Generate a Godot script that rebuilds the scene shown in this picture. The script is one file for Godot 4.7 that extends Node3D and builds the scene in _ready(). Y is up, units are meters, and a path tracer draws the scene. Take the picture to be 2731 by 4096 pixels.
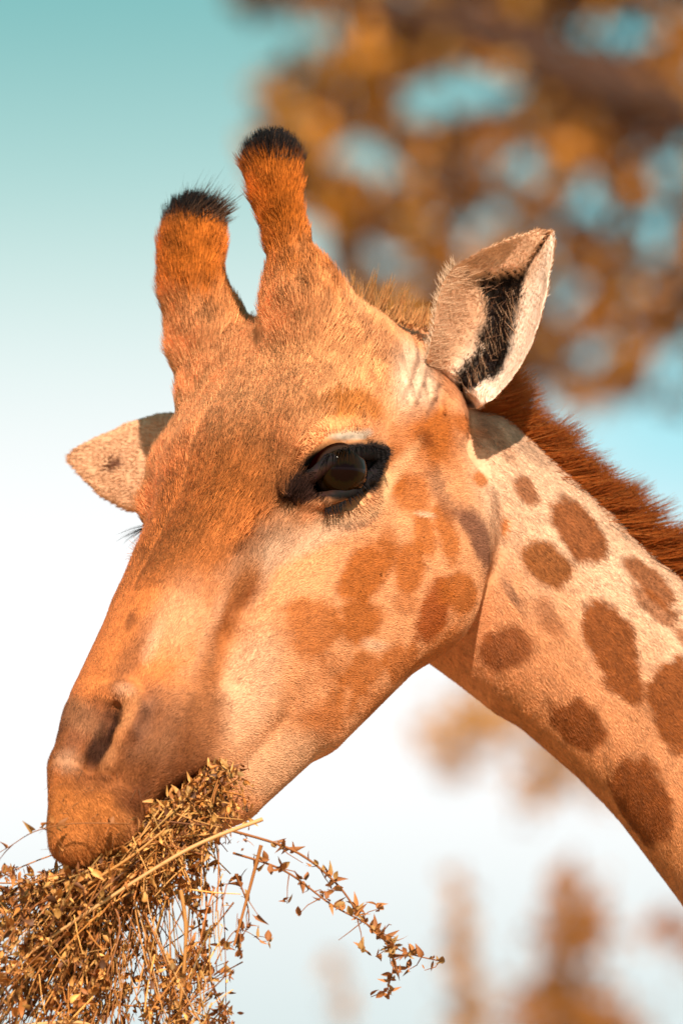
extends Node3D
# A giraffe's head and neck, feeding on dry hay, against out-of-focus trees and a pale sky.
# The animal is modelled in "chart units" (1/4600 m): x to the right, y up, z towards the viewer's side, then laid into the world by world().

const UNIT := 1.0 / 4600.0
const PITCH := 6.37
const DIST := 9.0
const AIM := Vector3(0, 3.6, 0)
var up_axis: Vector3
var back_axis: Vector3
# head frame
const HF := Vector3(-0.3966, -0.6871, 0.6088)
var HL: Vector3
var HU: Vector3
const HO := Vector3(1010, -1330, 0)

var rng := RandomNumberGenerator.new()
var n_low := FastNoiseLite.new()
var n_mid := FastNoiseLite.new()
var n_hi := FastNoiseLite.new()

# ---------------------------------------------------------------- bodies as fields of rounded, tapered bars
var PA := PackedVector3Array()
var PB := PackedVector3Array()
var PV := PackedVector3Array()
var PR := PackedFloat32Array()
var PD := PackedFloat32Array()
var PS := PackedFloat32Array()
var PK := PackedFloat32Array()
var PL := PackedFloat32Array()
var PX := PackedVector3Array()
var PC := PackedByteArray()
var n_base := 0


func world(p: Vector3) -> Vector3:
	return AIM + Vector3((p.x - 1365.5) * UNIT, 0, 0) + up_axis * ((p.y + 2048.0) * UNIT) + back_axis * (p.z * UNIT)


func chart(w: Vector3) -> Vector3:
	var d := w - AIM
	return Vector3(d.x / UNIT + 1365.5, d.dot(up_axis) / UNIT - 2048.0, d.dot(back_axis) / UNIT)


func wdir(p: Vector3) -> Vector3:
	return Vector3(p.x, 0, 0) + up_axis * p.y + back_axis * p.z


func prim(a: Vector3, b: Vector3, ra: float, rb: float, ws: float, k: float, axis: Vector3, cut: bool) -> void:
	var c := 1.0 / ws - 1.0
	var ba := b - a
	ba += axis * (ba.dot(axis) * c)
	PA.append(a); PB.append(b); PR.append(ra); PD.append(rb - ra); PV.append(ba); PL.append(1.0 / maxf(ba.length_squared(), 1e-6))
	PS.append(ws); PK.append(maxf(k, 0.001)); PX.append(axis); PC.append(1 if cut else 0)


func head(f: float, u: float, l: float) -> Vector3:
	return HO + HF * f + HU * u + HL * l


func mirror(p: Vector3) -> Vector3:
	return p - HL * (2.0 * (p - HO).dot(HL))


func sight(x: float, y: float, z: float) -> Vector3:   # the chart point at depth z that is seen at column x, row y
	var k := 1.0 - z * UNIT / DIST
	return Vector3(1365.5 + (x - 1365.5) * k, -2048.0 - (y - 2048.0) * k, z)


func on_side(x: float, y: float, l: float) -> Vector3:   # the point that lies l to the side of the head's middle plane
	var det := HF.x * HU.y - HU.x * HF.y
	var p := Vector3(x, -y, 0)
	for i in 4:
		var dx := p.x - HO.x - HL.x * l
		var dy := p.y - HO.y - HL.y * l
		var q := head((dx * HU.y - HU.x * dy) / det, (HF.x * dy - HF.y * dx) / det, l)
		if i == 3:
			return q
		p = sight(x, y, q.z)
	return p


func pair(a: Vector3, b: Vector3, ra: float, rb: float, ws: float, k: float, cut := false) -> void:
	prim(a, b, ra, rb, ws, k, HL, cut)
	if absf((a - HO).dot(HL)) > 1.0 or absf((b - HO).dot(HL)) > 1.0:
		prim(mirror(a), mirror(b), ra, rb, ws, k, HL, cut)


func H(f: float, u: float, l: float, r: float, f2: float, u2: float, l2: float, r2: float, ws: float, k: float) -> void:
	pair(head(f, u, l), head(f2, u2, l2), r, r2, ws, k)


func I(x: float, y: float, l: float, r: float, x2: float, y2: float, l2: float, r2: float, ws: float, k: float) -> void:
	pair(on_side(x, y, l), on_side(x2, y2, l2), r, r2, ws, k)


func J(x: float, y: float, l: float, r: float, x2: float, y2: float, l2: float, r2: float, ws: float, k: float) -> void:
	prim(on_side(x, y, l), on_side(x2, y2, l2), r, r2, ws, k, HL, false)


func W(x: float, y: float, z: float, r: float, x2: float, y2: float, z2: float, r2: float, ws: float, k: float) -> void:
	prim(sight(x, y, z), sight(x2, y2, z2), r, r2, ws, k, Vector3(0, 0, 1), false)


func S(x: float, y: float, o: float, r: float, x2: float, y2: float, o2: float, r2: float, k: float, cut := false, both := true) -> void:
	if n_base == 0:
		n_base = PA.size()
	var a := on_skin(x, y) + Vector3(0, 0, o)
	var b := on_skin(x2, y2) + Vector3(0, 0, o2)
	if both:
		pair(a, b, r, r2, 1.0, k, cut)
	else:
		prim(a, b, r, r2, 1.0, k, HL, cut)


func SC(x: float, y: float, o: float, r: float, x2: float, y2: float, o2: float, r2: float, k: float) -> void:
	S(x, y, o, r, x2, y2, o2, r2, k, true)


func T(x: float, y: float, o: float, r: float, x2: float, y2: float, o2: float, r2: float, k: float) -> void:   # on the near side only
	S(x, y, o, r, x2, y2, o2, r2, k, false, false)


func field(p: Vector3, which: PackedInt32Array) -> float:
	var d := 1e9
	for i in which:
		var q := p - PA[i]
		var ws := PS[i]
		if ws != 1.0:
			var ax := PX[i]
			q += ax * (q.dot(ax) * (1.0 / ws - 1.0))
		var t := clampf(q.dot(PV[i]) * PL[i], 0.0, 1.0)
		var e := (q - PV[i] * t).length() - PR[i] - PD[i] * t
		if ws < 1.0:
			e *= ws
		var k := PK[i]
		if PC[i] == 1:
			var h := k - absf(d + e)
			d = maxf(d, -e)
			if h > 0.0:
				d += h * h / (4.0 * k)
		else:
			var h := k - absf(d - e)
			d = minf(d, e)
			if h > 0.0:
				d -= h * h / (4.0 * k)
	return d


func near_prims(c: Vector3, reach: float, from: PackedInt32Array) -> PackedInt32Array:
	var out := PackedInt32Array()
	for i in from:
		var q := c - PA[i]
		var ws := PS[i]
		var ax := PX[i]
		q += ax * (q.dot(ax) * (1.0 / ws - 1.0))
		var t := clampf(q.dot(PV[i]) * PL[i], 0.0, 1.0)
		var e := ((q - PV[i] * t).length() - PR[i] - PD[i] * t) * minf(ws, 1.0)
		if e < reach * 1.2 + PK[i] * 1.2 + 130.0:
			out.append(i)
	return out


func on_skin(x: float, y: float) -> Vector3:
	var all := PackedInt32Array(range(n_base))
	var p := sight(x, y, 1700.0)
	for i in 90:
		var d := field(p, all)
		p = sight(x, y, p.z - d * 0.9)
		if d < 1.0 or p.z < -2500.0:
			break
	return p


func gradient(p: Vector3, which: PackedInt32Array, e: float) -> Vector3:
	var a := field(p + Vector3(e, -e, -e), which)
	var b := field(p + Vector3(-e, -e, e), which)
	var c := field(p + Vector3(-e, e, -e), which)
	var d := field(p + Vector3(e, e, e), which)
	return Vector3(a - b - c + d, -a - b + c + d, -a + b - c + d).normalized()


# ---------------------------------------------------------------- surface nets over sparse blocks
const N := 8
var blocks: Array = []
var found: Array = []
var cell := 10.0


func key(i: int, j: int, k: int) -> int:
	return ((i + 4096) << 26) | ((j + 4096) << 13) | (k + 4096)


func find_blocks(lo: Vector3, hi: Vector3) -> void:   # blocks of N cells that the surface may cross, found from blocks four times as large
	blocks = []
	var all := PackedInt32Array(range(PA.size()))
	var bs := cell * N
	var big := bs * 4.0
	var half := big * 0.866
	for I0 in range(floori(lo.x / big), ceili(hi.x / big)):
		for J0 in range(floori(lo.y / big), ceili(hi.y / big)):
			for K0 in range(floori(lo.z / big), ceili(hi.z / big)):
				var c := Vector3(I0 + 0.5, J0 + 0.5, K0 + 0.5) * big
				var near := near_prims(c, half, all)
				if near.is_empty() or field(c, near) > half * 1.3 + 60.0 or field(c, near) < -half * 1.6 - 60.0:
					continue
				for m in 64:
					var bi := Vector3i(I0 * 4 + (m & 3), J0 * 4 + ((m >> 2) & 3), K0 * 4 + (m >> 4))
					var c2 := (Vector3(bi) + Vector3(0.5, 0.5, 0.5)) * bs
					var h2 := bs * 0.866
					if c2.x < lo.x or c2.x > hi.x:
						continue
					var n2 := near_prims(c2, h2, near)
					if n2.is_empty():
						continue
					if absf(field(c2, n2)) < h2 * 1.7 + 20.0:
						blocks.append([bi, n2])


func net_block(b: int) -> void:
	var bi: Vector3i = blocks[b][0]
	var which: PackedInt32Array = blocks[b][1]
	var base := bi * N
	var v := PackedFloat32Array()
	var M := N + 1
	v.resize(M * M * M)
	var any_in := false
	var any_out := false
	for k in M:
		for j in M:
			for i in M:
				var d := field(Vector3(base.x + i, base.y + j, base.z + k) * cell, which)
				v[i + M * (j + M * k)] = d
				if d < 0.0:
					any_in = true
				else:
					any_out = true
	var keys := PackedInt64Array()
	var pos := PackedVector3Array()
	var nor := PackedVector3Array()
	var edges := PackedInt64Array()
	if any_in and any_out:
		for k in N:
			for j in N:
				for i in N:
					var o := i + M * (j + M * k)
					var mask := 0
					var sum := Vector3.ZERO
					var n := 0
					var c := [v[o], v[o + 1], v[o + M], v[o + M + 1], v[o + M * M], v[o + M * M + 1], v[o + M * M + M], v[o + M * M + M + 1]]
					for s in 8:
						if c[s] < 0.0:
							mask |= 1 << s
					if mask == 0 or mask == 255:
						continue
					for s in 8:
						for ax in 3:
							if s & (1 << ax):
								continue
							var t := s | (1 << ax)
							if (c[s] < 0.0) != (c[t] < 0.0):
								var f: float = c[s] / (c[s] - c[t])
								var q := Vector3(s & 1, (s >> 1) & 1, s >> 2)
								q[ax] += f
								sum += q
								n += 1
					var p := (Vector3(base.x + i, base.y + j, base.z + k) + sum / n) * cell
					var g := gradient(p, which, cell * 0.5)
					p -= g * field(p, which)
					keys.append(key(base.x + i, base.y + j, base.z + k))
					pos.append(p)
					nor.append(g)
					for ax in 3:
						if (c[0] < 0.0) != (c[1 << ax] < 0.0):
							edges.append((key(base.x + i, base.y + j, base.z + k) << 3) | (ax << 1) | (1 if c[0] < 0.0 else 0))
	var col := PackedColorArray()
	for q in pos.size():
		col.append(coat(pos[q], nor[q]))
	found[b] = [keys, pos, nor, col, edges]


class Hide:
	var pos := PackedVector3Array()
	var nor := PackedVector3Array()
	var col := PackedColorArray()
	var idx := PackedInt32Array()


func net(lo: Vector3, hi: Vector3, size: float) -> Hide:
	cell = size
	find_blocks(lo, hi)
	found = []
	found.resize(blocks.size())
	var task := WorkerThreadPool.add_group_task(net_block, blocks.size())
	WorkerThreadPool.wait_for_group_task_completion(task)
	var s := Hide.new()
	var at := {}
	for f in found:
		var keys: PackedInt64Array = f[0]
		for q in keys.size():
			at[keys[q]] = s.pos.size() + q
		s.pos.append_array(f[1])
		s.nor.append_array(f[2])
		s.col.append_array(f[3])
	var step := [1 << 26, 1 << 13, 1]
	for f in found:
		for e: int in f[4]:
			var k0: int = e >> 3
			var ax: int = (e >> 1) & 3
			var b: int = step[(ax + 1) % 3]
			var c: int = step[(ax + 2) % 3]
			var ring: Array[int] = []
			for q: int in [k0 - b - c, k0 - c, k0, k0 - b]:
				if at.has(q):
					ring.append(at[q])
			if ring.size() < 3:
				continue
			if e & 1:
				ring.reverse()
			s.idx.append_array([ring[0], ring[1], ring[2]])
			if ring.size() == 4:
				s.idx.append_array([ring[0], ring[2], ring[3]])
	return s


# ---------------------------------------------------------------- the coat's own colours
var spots: Array = []          # [centre, Transform3D to the spot's own axes, reach, colour, strength, softness, squareness]


func spot(x: float, y: float, rx: float, ry: float, turn: float, c: Color, amount: float, soft := 0.25, wobble := 0.2) -> void:
	var p := on_skin(x, y)
	var all := PackedInt32Array(range(n_base))
	var n := gradient(p, all, 12.0)
	var nz := maxf(n.z, 0.3)
	var a := deg_to_rad(turn)
	var e1 := Vector3(cos(a), -sin(a), 0)
	var e2 := Vector3(sin(a), cos(a), 0)
	e1.z = -(e1.x * n.x + e1.y * n.y) / nz
	e2.z = -(e2.x * n.x + e2.y * n.y) / nz
	var reach := maxf(rx * e1.length(), ry * e2.length()) * 1.5
	spots.append([p, Basis(e1 * rx, e2 * ry, n * reach).inverse(), reach, c, amount, soft, wobble])


func smooth(a: float, b: float, x: float) -> float:
	var t := clampf((x - a) / (b - a), 0.0, 1.0)
	return t * t * (3.0 - 2.0 * t)


const FAWN := Color(0.66, 0.285, 0.13)
const ORANGE := Color(0.46, 0.12, 0.016)
const BROWN := Color(0.24, 0.062, 0.014)
const DARK := Color(0.10, 0.028, 0.012)
const CREAM := Color(0.70, 0.43, 0.28)
const BLACK := Color(0.012, 0.010, 0.011)
const UMBER := Color(0.17, 0.075, 0.045)
const LIPS := Color(0.46, 0.15, 0.035)
var horn_a: Array = []


func horn_share(p: Vector3) -> Vector2:   # (how far up an ossicone 0..1, how much of it is ossicone)
	var best := Vector2(0, 0)
	for h in horn_a:
		var a: Vector3 = h[0]
		var ba: Vector3 = h[1] - h[0]
		var t := (p - a).dot(ba) / ba.length_squared()
		var d := (p - a - ba * clampf(t, 0.0, 1.0)).length()
		if d < 230.0 and t > best.x:
			best = Vector2(t, 1.0)
	return best


func coat(p: Vector3, n: Vector3) -> Color:
	var c := FAWN
	var q := p - HO
	var f := q.dot(HF)
	var u := q.dot(HU)
	var l := absf(q.dot(HL))
	var w := n_low.get_noise_3dv(p) * 0.5 + n_mid.get_noise_3dv(p) * 0.3
	if p.x > 3000.0:
		var v := n_low.get_noise_3dv(p * 0.45)
		return FAWN.lerp(BROWN, smooth(-0.02, 0.05, v))
	# the neck: paler along its crest, redder along the throat
	var across := (p.x - 1850.0) * 0.622 + (p.y + 2190.0) * 0.783
	var on_neck := smooth(1850.0, 2000.0, p.x - (-p.y - 2200.0) * 0.1)
	c = c.lerp(CREAM, on_neck * smooth(-150.0, 330.0, across + w * 120.0))
	c = c.lerp(Color(0.58, 0.23, 0.085), on_neck * smooth(-150.0, -420.0, across))
	# dorsal stripe of the face, from the horns to the nose
	c = c.lerp(Color(0.80, 0.345, 0.145), smooth(-520.0, -300.0, u) * smooth(900.0, 500.0, f) * smooth(-300.0, 0.0, f))
	var front := smooth(-480.0, -250.0, u + w * 160.0) * smooth(430.0, 900.0, f) * smooth(640.0, 260.0, l)
	c = c.lerp(Color(0.60, 0.17, 0.038), front * 0.8)
	# horns
	var h := horn_share(p)
	if h.y > 0.0:
		c = c.lerp(Color(0.54, 0.145, 0.020), smooth(-0.05, 0.5, h.x + w * 0.25))
		var dark_from := 0.80 if q.dot(HL) > 0.0 else 0.75
		c = c.lerp(BLACK, smooth(dark_from, dark_from + 0.09, h.x + w * 0.12))
	for s in spots:
		var r: Vector3 = p - (s[0] as Vector3)
		if r.length_squared() > s[2] * s[2]:
			continue
		r = s[1] * r
		if absf(r.z) > 0.9:
			continue
		var d: float = pow(pow(absf(r.x), 2.4) + pow(absf(r.y), 2.4), 1.0 / 2.4) + w * s[6] * 1.6
		c = c.lerp(s[3], s[4] * smooth(1.0 + s[5], 1.0 - s[5], d))
	var g := 1.0 + 0.30 * n_hi.get_noise_3dv(p) + 0.14 * w + 0.12 * n_mid.get_noise_3dv(p * 1.7)
	return Color(c.r * g, c.g * g, c.b * g)


func markings() -> void:
	horn_a = [[on_side(1176, 1330, 300), on_side(1092, 578, 300)], [on_side(810, 1420, -300), on_side(778, 825, -300)]]
	# neck
	var nb := Color(0.235, 0.064, 0.014)
	spot(2300, 2110, 150, 80, 52, nb, 0.95, 0.16, 0.34)
	spot(2100, 1960, 70, 36, 55, nb, 0.85, 0.25, 0.34)
	spot(1990, 1760, 110, 30, 52, BROWN, 0.45, 0.4)
	spot(2120, 1800, 90, 28, 45, UMBER, 0.4, 0.4)
	spot(1920, 1915, 34, 26, 40, ORANGE, 0.8, 0.3)
	spot(2012, 2105, 16, 36, 0, ORANGE, 0.8, 0.3)
	spot(2175, 2245, 110, 80, 45, Color(0.25, 0.075, 0.016), 0.95, 0.18)
	spot(2185, 2460, 85, 40, 62, BROWN, 0.55, 0.35)
	spot(2445, 2600, 215, 98, 72, nb, 0.97, 0.14, 0.34)
	spot(2310, 2890, 130, 98, 52, nb, 0.97, 0.15, 0.34)
	spot(2555, 3200, 190, 105, 68, nb, 0.97, 0.14, 0.34)
	spot(2720, 2830, 200, 115, 75, nb, 0.97, 0.14, 0.34)
	spot(2600, 2330, 150, 50, 47, nb, 0.9, 0.2, 0.34)
	spot(2610, 2420, 130, 42, 42, nb, 0.8, 0.25, 0.34)
	spot(2700, 2260, 150, 26, 47, nb, 0.5, 0.3, 0.34)
	spot(2010, 2590, 105, 88, -20, BROWN, 0.85, 0.2)
	spot(2040, 2370, 70, 18, 60, UMBER, 0.6, 0.4)
	spot(2720, 2540, 40, 25, 50, nb, 0.8, 0.3, 0.34)
	# cheek and jaw
	var cb := Color(0.40, 0.11, 0.020)
	spot(1458, 2290, 138, 84, -58, cb, 0.95, 0.24, 0.3)
	spot(1550, 2165, 36, 52, -20, cb, 0.6, 0.4, 0.3)
	spot(1425, 2490, 92, 72, -75, cb, 0.92, 0.25, 0.3)
	spot(1634, 2270, 62, 105, 12, cb, 0.9, 0.25, 0.3)
	spot(1618, 2410, 48, 52, 0, cb, 0.5, 0.4, 0.3)
	spot(1734, 2450, 68, 138, 24, Color(0.29, 0.06, 0.008), 0.92, 0.22, 0.4)
	spot(1842, 2380, 80, 80, -30, cb, 0.9, 0.25, 0.3)
	spot(1690, 2140, 48, 100, -12, cb, 0.85, 0.3, 0.3)
	spot(1640, 1985, 72, 84, -10, cb, 0.8, 0.35, 0.3)
	spot(1785, 2135, 46, 125, -14, cb, 0.85, 0.3, 0.5)
	spot(1912, 2150, 46, 140, -22, Color(0.15, 0.055, 0.035), 0.85, 0.3, 0.3)
	spot(1578, 1850, 32, 120, -5, cb, 0.7, 0.4, 0.3)
	spot(1255, 2520, 115, 120, 30, cb, 0.8, 0.4, 0.7)
	spot(1330, 2680, 70, 70, 30, cb, 0.35, 0.6, 0.7)
	spot(1090, 2620, 60, 110, 20, cb, 0.35, 0.5, 0.7)
	spot(1440, 2720, 80, 110, 15, cb, 0.8, 0.35, 0.7)
	spot(1596, 2640, 66, 80, 0, cb, 0.8, 0.3, 0.7)
	spot(1290, 2890, 130, 70, -35, cb, 0.75, 0.5, 0.6)
	spot(1500, 2830, 80, 60, -35, cb, 0.6, 0.5, 0.6)
	spot(1770, 2600, 120, 40, -45, ORANGE, 0.7, 0.5, 0.6)
	spot(1490, 2580, 50, 22, 10, CREAM, 0.55, 0.7)
	spot(1690, 2058, 36, 10, 10, CREAM, 0.8, 0.6)
	spot(1750, 1960, 30, 160, -20, UMBER, 0.5, 0.5)
	# temple, under the ear
	spot(1730, 1730, 130, 90, 70, ORANGE, 0.9, 0.5)
	spot(1700, 1760, 40, 30, 70, Color(0.14, 0.03, 0.006), 0.7, 0.6)
	spot(1860, 1700, 50, 40, 70, ORANGE, 0.8, 0.4)
	spot(1660, 1500, 90, 130, 0, Color(0.66, 0.47, 0.34), 0.8, 0.5)
	spot(1660, 1460, 9, 120, 14, UMBER, 0.7, 0.6)
	spot(1700, 1500, 9, 120, 14, UMBER, 0.7, 0.6)
	spot(1745, 1560, 9, 110, 16, UMBER, 0.7, 0.6)
	spot(1550, 1420, 50, 80, -20, UMBER, 0.45, 0.5)
	spot(1450, 1330, 26, 130, -28, UMBER, 0.4, 0.6)
	spot(1430, 1640, 120, 45, 10, Color(0.48, 0.15, 0.025), 0.85, 0.4)
	# pale lines round the eye
	spot(1405, 1744, 76, 15, -2, Color(0.66, 0.58, 0.49), 0.85, 0.4, 0.05)
	spot(1545, 1930, 26, 130, 24, Color(0.74, 0.40, 0.20), 0.9, 0.4, 0.1)
	spot(1390, 2065, 150, 26, -18, Color(0.70, 0.36, 0.17), 0.8, 0.5, 0.1)
	spot(1180, 2190, 280, 50, -28, Color(0.60, 0.40, 0.28), 0.6, 0.6)
	spot(960, 2380, 60, 260, 25, Color(0.60, 0.38, 0.25), 0.65, 0.6)
	spot(1000, 2760, 110, 230, 12, Color(0.64, 0.38, 0.24), 0.6, 0.5)
	spot(1130, 3060, 160, 100, -35, Color(0.64, 0.37, 0.22), 0.6, 0.5)
	# darker face in front of the eye
	spot(960, 1960, 190, 150, -50, Color(0.44, 0.12, 0.018), 0.45, 0.9)
	spot(720, 2080, 130, 260, 28, Color(0.42, 0.115, 0.016), 0.35, 0.9)
	spot(1000, 2200, 30, 90, 50, UMBER, 0.5, 0.6)
	spot(950, 2420, 50, 170, 12, Color(0.36, 0.10, 0.016), 0.8, 0.5)
	spot(860, 2620, 60, 150, 15, Color(0.38, 0.11, 0.02), 0.65, 0.5)
	spot(530, 2620, 46, 150, 28, Color(0.22, 0.075, 0.03), 0.7, 0.6)
	spot(610, 2580, 26, 70, 20, CREAM, 0.35, 0.7)
	spot(520, 2490, 20, 40, 20, DARK, 0.6, 0.6)
	spot(720, 2480, 100, 150, 20, CREAM, 0.35, 0.7)
	# eye surround
	spot(1180, 1900, 110, 40, -38, Color(0.26, 0.075, 0.02), 0.55, 0.5)
	spot(1385, 1886, 158, 112, -14, BLACK, 1.0, 0.12, 0.04)
	spot(1245, 1955, 118, 56, -27, Color(0.03, 0.013, 0.01), 1.0, 0.2, 0.04)
	spot(1490, 1815, 62, 42, -8, BLACK, 1.0, 0.2, 0.04)
	# muzzle
	spot(330, 3290, 200, 210, 0, LIPS, 0.9, 0.4)
	spot(640, 3150, 170, 80, -20, Color(0.36, 0.11, 0.028), 0.8, 0.4)
	spot(600, 2970, 240, 160, 15, Color(0.14, 0.046, 0.020), 0.75, 0.6)
	spot(800, 2900, 90, 160, 5, Color(0.20, 0.06, 0.018), 0.75, 0.5)
	spot(610, 2800, 120, 110, 20, Color(0.30, 0.11, 0.05), 0.45, 0.7)
	spot(565, 2890, 40, 120, 18, Color(0.17, 0.075, 0.045), 0.6, 0.6)
	spot(505, 2880, 32, 110, 20, Color(0.50, 0.20, 0.08), 0.85, 0.4)
	spot(430, 3040, 36, 50, 20, Color(0.46, 0.19, 0.08), 0.7, 0.5)
	spot(495, 2775, 40, 26, 0, CREAM, 0.4, 0.7)
	spot(408, 2945, 40, 125, 28, Color(0.04, 0.015, 0.009), 0.96, 0.35)
	spot(320, 2930, 44, 120, 32, Color(0.24, 0.085, 0.04), 0.8, 0.5)
	spot(540, 3190, 50, 60, 40, DARK, 0.8, 0.6)
	spot(300, 2860, 70, 50, 30, Color(0.62, 0.30, 0.15), 0.6, 0.6)
	spot(262, 3045, 46, 36, 0, CREAM, 0.35, 0.8)
	spot(240, 2900, 40, 120, 30, Color(0.16, 0.055, 0.025), 0.7, 0.5)
	spot(420, 3120, 120, 50, 0, Color(0.30, 0.10, 0.035), 0.5, 0.6)


# ---------------------------------------------------------------- mesh helpers
func mat(c: Color, rough: float, vertex := false) -> StandardMaterial3D:
	var m := StandardMaterial3D.new()
	m.albedo_color = c.linear_to_srgb()
	m.roughness = rough
	m.vertex_color_use_as_albedo = vertex
	m.cull_mode = BaseMaterial3D.CULL_DISABLED
	return m


func array_mesh(pos: PackedVector3Array, nor: PackedVector3Array, col: PackedColorArray, idx: PackedInt32Array, m: Material) -> ArrayMesh:
	var a := []
	a.resize(Mesh.ARRAY_MAX)
	a[Mesh.ARRAY_VERTEX] = pos
	a[Mesh.ARRAY_NORMAL] = nor
	if col.size():
		a[Mesh.ARRAY_COLOR] = col
	a[Mesh.ARRAY_INDEX] = idx
	var r := ArrayMesh.new()
	r.add_surface_from_arrays(Mesh.PRIMITIVE_TRIANGLES, a, [], {}, 0)
	r.surface_set_material(0, m)
	return r


func part(called: String, mesh: Mesh, parent: Node, kind := "") -> MeshInstance3D:
	var o := MeshInstance3D.new()
	o.name = called
	o.mesh = mesh
	parent.add_child(o, true)
	if kind:
		o.set_meta("kind", kind)
	return o


func thing(called: String, label: String, category: String, at: Vector3, group := "") -> Node3D:
	var o := Node3D.new()
	o.name = called
	add_child(o, true)
	o.position = at
	o.set_meta("label", label)
	o.set_meta("category", category)
	if group:
		o.set_meta("group", group)
	return o


func scatter(called: String, mesh: Mesh, where: Array, tint: PackedColorArray, parent: Node) -> MultiMeshInstance3D:
	var mm := MultiMesh.new()
	mm.transform_format = MultiMesh.TRANSFORM_3D
	mm.use_colors = tint.size() > 0
	mm.mesh = mesh
	mm.instance_count = where.size()
	for i in where.size():
		mm.set_instance_transform(i, where[i])
	for i in tint.size():
		mm.set_instance_color(i, tint[i])
	var o := MultiMeshInstance3D.new()
	o.name = called
	o.multimesh = mm
	o.set_meta("kind", "stuff")
	parent.add_child(o, true)
	return o


func strand_mesh(bend: float, steps: int, m: Material, g0 := 0.9, g1 := 1.1) -> ArrayMesh:   # a hair of length 1 along y and width 1 across x, rising by bend towards z
	var pos := PackedVector3Array()
	var nor := PackedVector3Array()
	var col := PackedColorArray()
	var idx := PackedInt32Array()
	for i in steps + 1:
		var t := float(i) / steps
		var half := 0.5 * (1.0 - 0.85 * t * t)
		var z := bend * t * (1.0 - 0.45 * t)
		var n := Vector3(0, -bend * (1.0 - 0.9 * t), 1).normalized()
		pos.append(Vector3(-half, t, z)); pos.append(Vector3(half, t, z))
		nor.append((n + Vector3(-0.25, 0, 0)).normalized()); nor.append((n + Vector3(0.25, 0, 0)).normalized())
		var b := lerpf(g0, g1, t)
		col.append(Color(b, b, b)); col.append(Color(b, b, b))
		if i:
			var o := i * 2
			idx.append_array([o - 2, o, o - 1, o - 1, o, o + 1])
	return array_mesh(pos, nor, col, idx, m)


func hair_frame(root: Vector3, along: Vector3, normal: Vector3, length: float, width: float) -> Transform3D:
	var y := along.normalized()
	var x := y.cross(normal).normalized()
	var z := x.cross(y).normalized()
	return Transform3D(Basis(x * width, y * length, z * length), root)


func tube(path: PackedVector3Array, r0: float, r1: float, sides: int, pos: PackedVector3Array, nor: PackedVector3Array, idx: PackedInt32Array) -> void:
	var first := pos.size()
	var side := Vector3.ZERO
	for i in path.size():
		var d := (path[mini(i + 1, path.size() - 1)] - path[maxi(i - 1, 0)]).normalized()
		if side == Vector3.ZERO:
			side = d.cross(Vector3(0.31, 0.2, 0.93)).normalized()
		side = (side - d * side.dot(d)).normalized()
		var other := d.cross(side)
		var r := lerpf(r0, r1, float(i) / (path.size() - 1))
		for s in sides:
			var a := TAU * s / sides
			var n := side * cos(a) + other * sin(a)
			pos.append(path[i] + n * r)
			nor.append(n)
			if i:
				var s2 := (s + 1) % sides
				var o := first + (i - 1) * sides
				idx.append_array([o + s, o + sides + s, o + s2, o + s2, o + sides + s, o + sides + s2])


func curve(pts: Array, steps: int) -> PackedVector3Array:
	var out := PackedVector3Array()
	for i in pts.size() - 1:
		var a: Vector3 = pts[maxi(i - 1, 0)]
		var b: Vector3 = pts[i]
		var c: Vector3 = pts[i + 1]
		var d: Vector3 = pts[mini(i + 2, pts.size() - 1)]
		for s in steps:
			out.append(b.cubic_interpolate(c, a, d, float(s) / steps))
	out.append(pts[-1])
	return out


func ch(x: float, y: float, z: float) -> Vector3:
	return world(Vector3(x, -y, z))


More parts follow.
